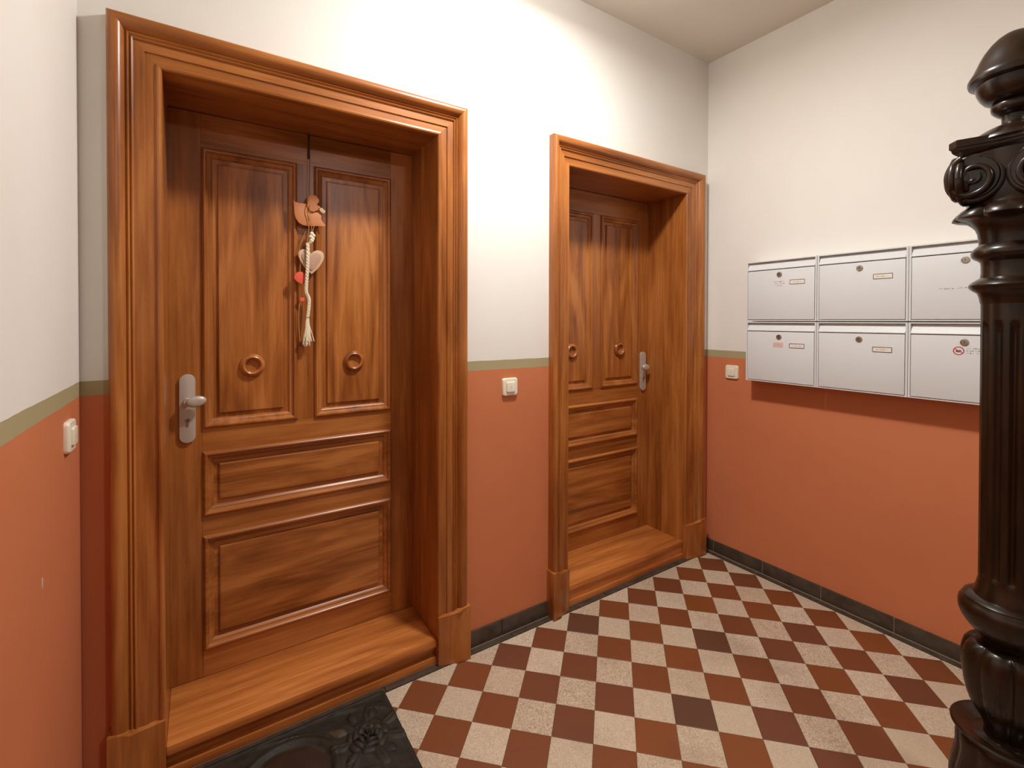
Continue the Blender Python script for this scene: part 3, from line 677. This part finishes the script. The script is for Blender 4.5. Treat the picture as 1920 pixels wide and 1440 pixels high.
# spiral volutes, two to each face, meeting at the corners
def volute(q, s):
    a0 = math.pi/2*q+math.pi; nrm = Vector((math.cos(a0), math.sin(a0), 0)); tg = Vector((-nrm.y, nrm.x, 0))*s
    nr = nrm; tt = tg
    c = Vector((NC[0], NC[1], 1.763))+nrm*.090+tg*.057; upz = Vector((0, 0, 1)); gs = []
    W = lambda a, b, d: tuple(c+tt*a+upz*b+nr*d)
    R0 = .051
    disc = [(R0*.93*math.cos(2*math.pi*k/36), 1.08*R0*.93*math.sin(2*math.pi*k/36)) for k in range(36)]
    gs.append(prism(disc, lambda p, d: W(p[0], p[1], d), -.026, .003))
    pts = []; turns = 1.55
    for k in range(90):
        t = k/89; th = math.pi/2-0.4-t*turns*2*math.pi; r = R0*(1-t)**1.05*.93+.006
        pts.append(W(r*math.cos(th), 1.08*r*math.sin(th), .004+.006*t))
    gs.append(tube(pts, .0052, 8, lambda t: .0092*(1-.42*t)))
    # scroll rim wrapping back over the thickness
    pts = [W(R0*math.cos(th), 1.08*R0*math.sin(th), -.009) for th in [math.pi*2*k/40 for k in range(41)]]
    gs.append(tube(pts, .0085, 8))
    eye = [(0.016*math.cos(2*math.pi*k/20), .016*math.sin(2*math.pi*k/20)) for k in range(20)]
    gs.append(prism(eye, lambda p, d: W(p[0], p[1], d), 0, .013))
    obj('volute', join(*gs), OAK, N_, angle=50)
for q in range(4):
    for s in (-1, 1): volute(q, s)
# leafy lip under the volutes
nl('echinus', [(.086, 1.699), (.097, 1.693), (.109, 1.684), (.117, 1.674), (.1185, 1.668), (.110, 1.664), (.098, 1.662), (.086, 1.657), (.077, 1.648), (.071, 1.640), (.067, 1.628), (.0648, 1.612), (.0643, 1.597)], seg=96,
   rad=lambda a, r, z: r*(1-.16*max(0, (r-.075)/.045)*(1-abs(math.cos(4*a-math.pi))**.6)))
nl('collar', [(.0643, 1.599), (.068, 1.594), (.0755, 1.587), (.0793, 1.578), (.0780, 1.569), (.073, 1.563), (.065, 1.558), (.0610, 1.554)])
nl('neck_band', [(.0612, 1.556), (.0597, 1.545), (.0595, 1.525), (.0612, 1.512)])
nl('collar', [(.0612, 1.514), (.069, 1.508), (.0785, 1.501), (.0826, 1.4945), (.0815, 1.487), (.075, 1.4805), (.066, 1.474), (.0625, 1.462), (.0600, 1.447)])
NF = 12
def flute(a, r, z):
    e = min(1, max(0, (z-.745)/.035), max(0, (1.400-z)/.035)) if .745 < z < 1.40 else 0
    e = math.sqrt(max(0, 1-(1-e)**2)); c = math.cos(NF*a+math.pi)
    return r-.0085*e*max(0, (c+.35)/1.35)**.8
sh = [(.0592, 1.450)]+[(.0586-.0014*k/40, 1.425-k*(1.425-.735)/40) for k in range(41)]
sh = sorted(sh+[(.0586, 1.40-.006*k) for k in range(7)]+[(.0573, .745+.006*k) for k in range(7)], key=lambda p: -p[1])
nl('fluted_shaft', sh+[(.0590, .728), (.0615, .715), (.066, .703), (.068, .694)], seg=192, rad=flute, angle=60)
nl('torus_ring', [(.066, .697), (.078, .694), (.0855, .688), (.0862, .683), (.090, .679), (.0945, .671), (.0958, .660), (.0945, .647), (.0895, .633), (.082, .620), (.073, .608), (.063, .599), (.0545, .591)])
nl('waist', [(.056, .593), (.050, .582), (.047, .572), (.052, .562), (.060, .556)])
# lobed bulb
def lobes(a, r, z): return r*(.86+.14*abs(math.cos(4*a+.35))**.45)
nl('lobed_bulb', [(.050, .5745), (.066, .5765), (.075, .571), (.084, .558), (.089, .540), (.0915, .520), (.0905, .495), (.0875, .468), (.082, .440), (.0745, .418), (.066, .400), (.056, .385), (.047, .368), (.043, .352), (.042, .334)], seg=160, rad=lobes, angle=60)
nl('foot_stem', [(.043, .345), (.046, .320), (.056, .290), (.066, .260), (.074, .220), (.080, .170), (.082, .150)])
# dished saucer, then a skirt of overlapping fluted leaves
nl('foot_saucer', [(.040, .336), (.052, .334), (.068, .338), (.084, .345), (.098, .3515), (.1045, .352), (.108, .348), (.107, .343), (.100, .339), (.090, .333)], seg=96)
def folds(a, r, z):
    k = min(1, max(0, (.338-z)/.03)); return r*(1+k*.10*(abs(math.cos(5*a+.5))**.5-.55))
nl('leaf_skirt', [(.086, .337), (.091, .330), (.094, .318), (.0935, .300), (.093, .282), (.0955, .262), (.100, .240), (.104, .215), (.105, .190), (.100, .168), (.092, .155)], seg=160, rad=folds, angle=70)
nl('base_torus', [(.080, .156), (.100, .150), (.110, .138), (.112, .125), (.106, .112), (.100, .104)])
obj('base_block', join(box(NC[0]-.112, NC[0]+.112, NC[1]-.112, NC[1]+.112, .0005, .106)), OAK, N_, bevel=.005)
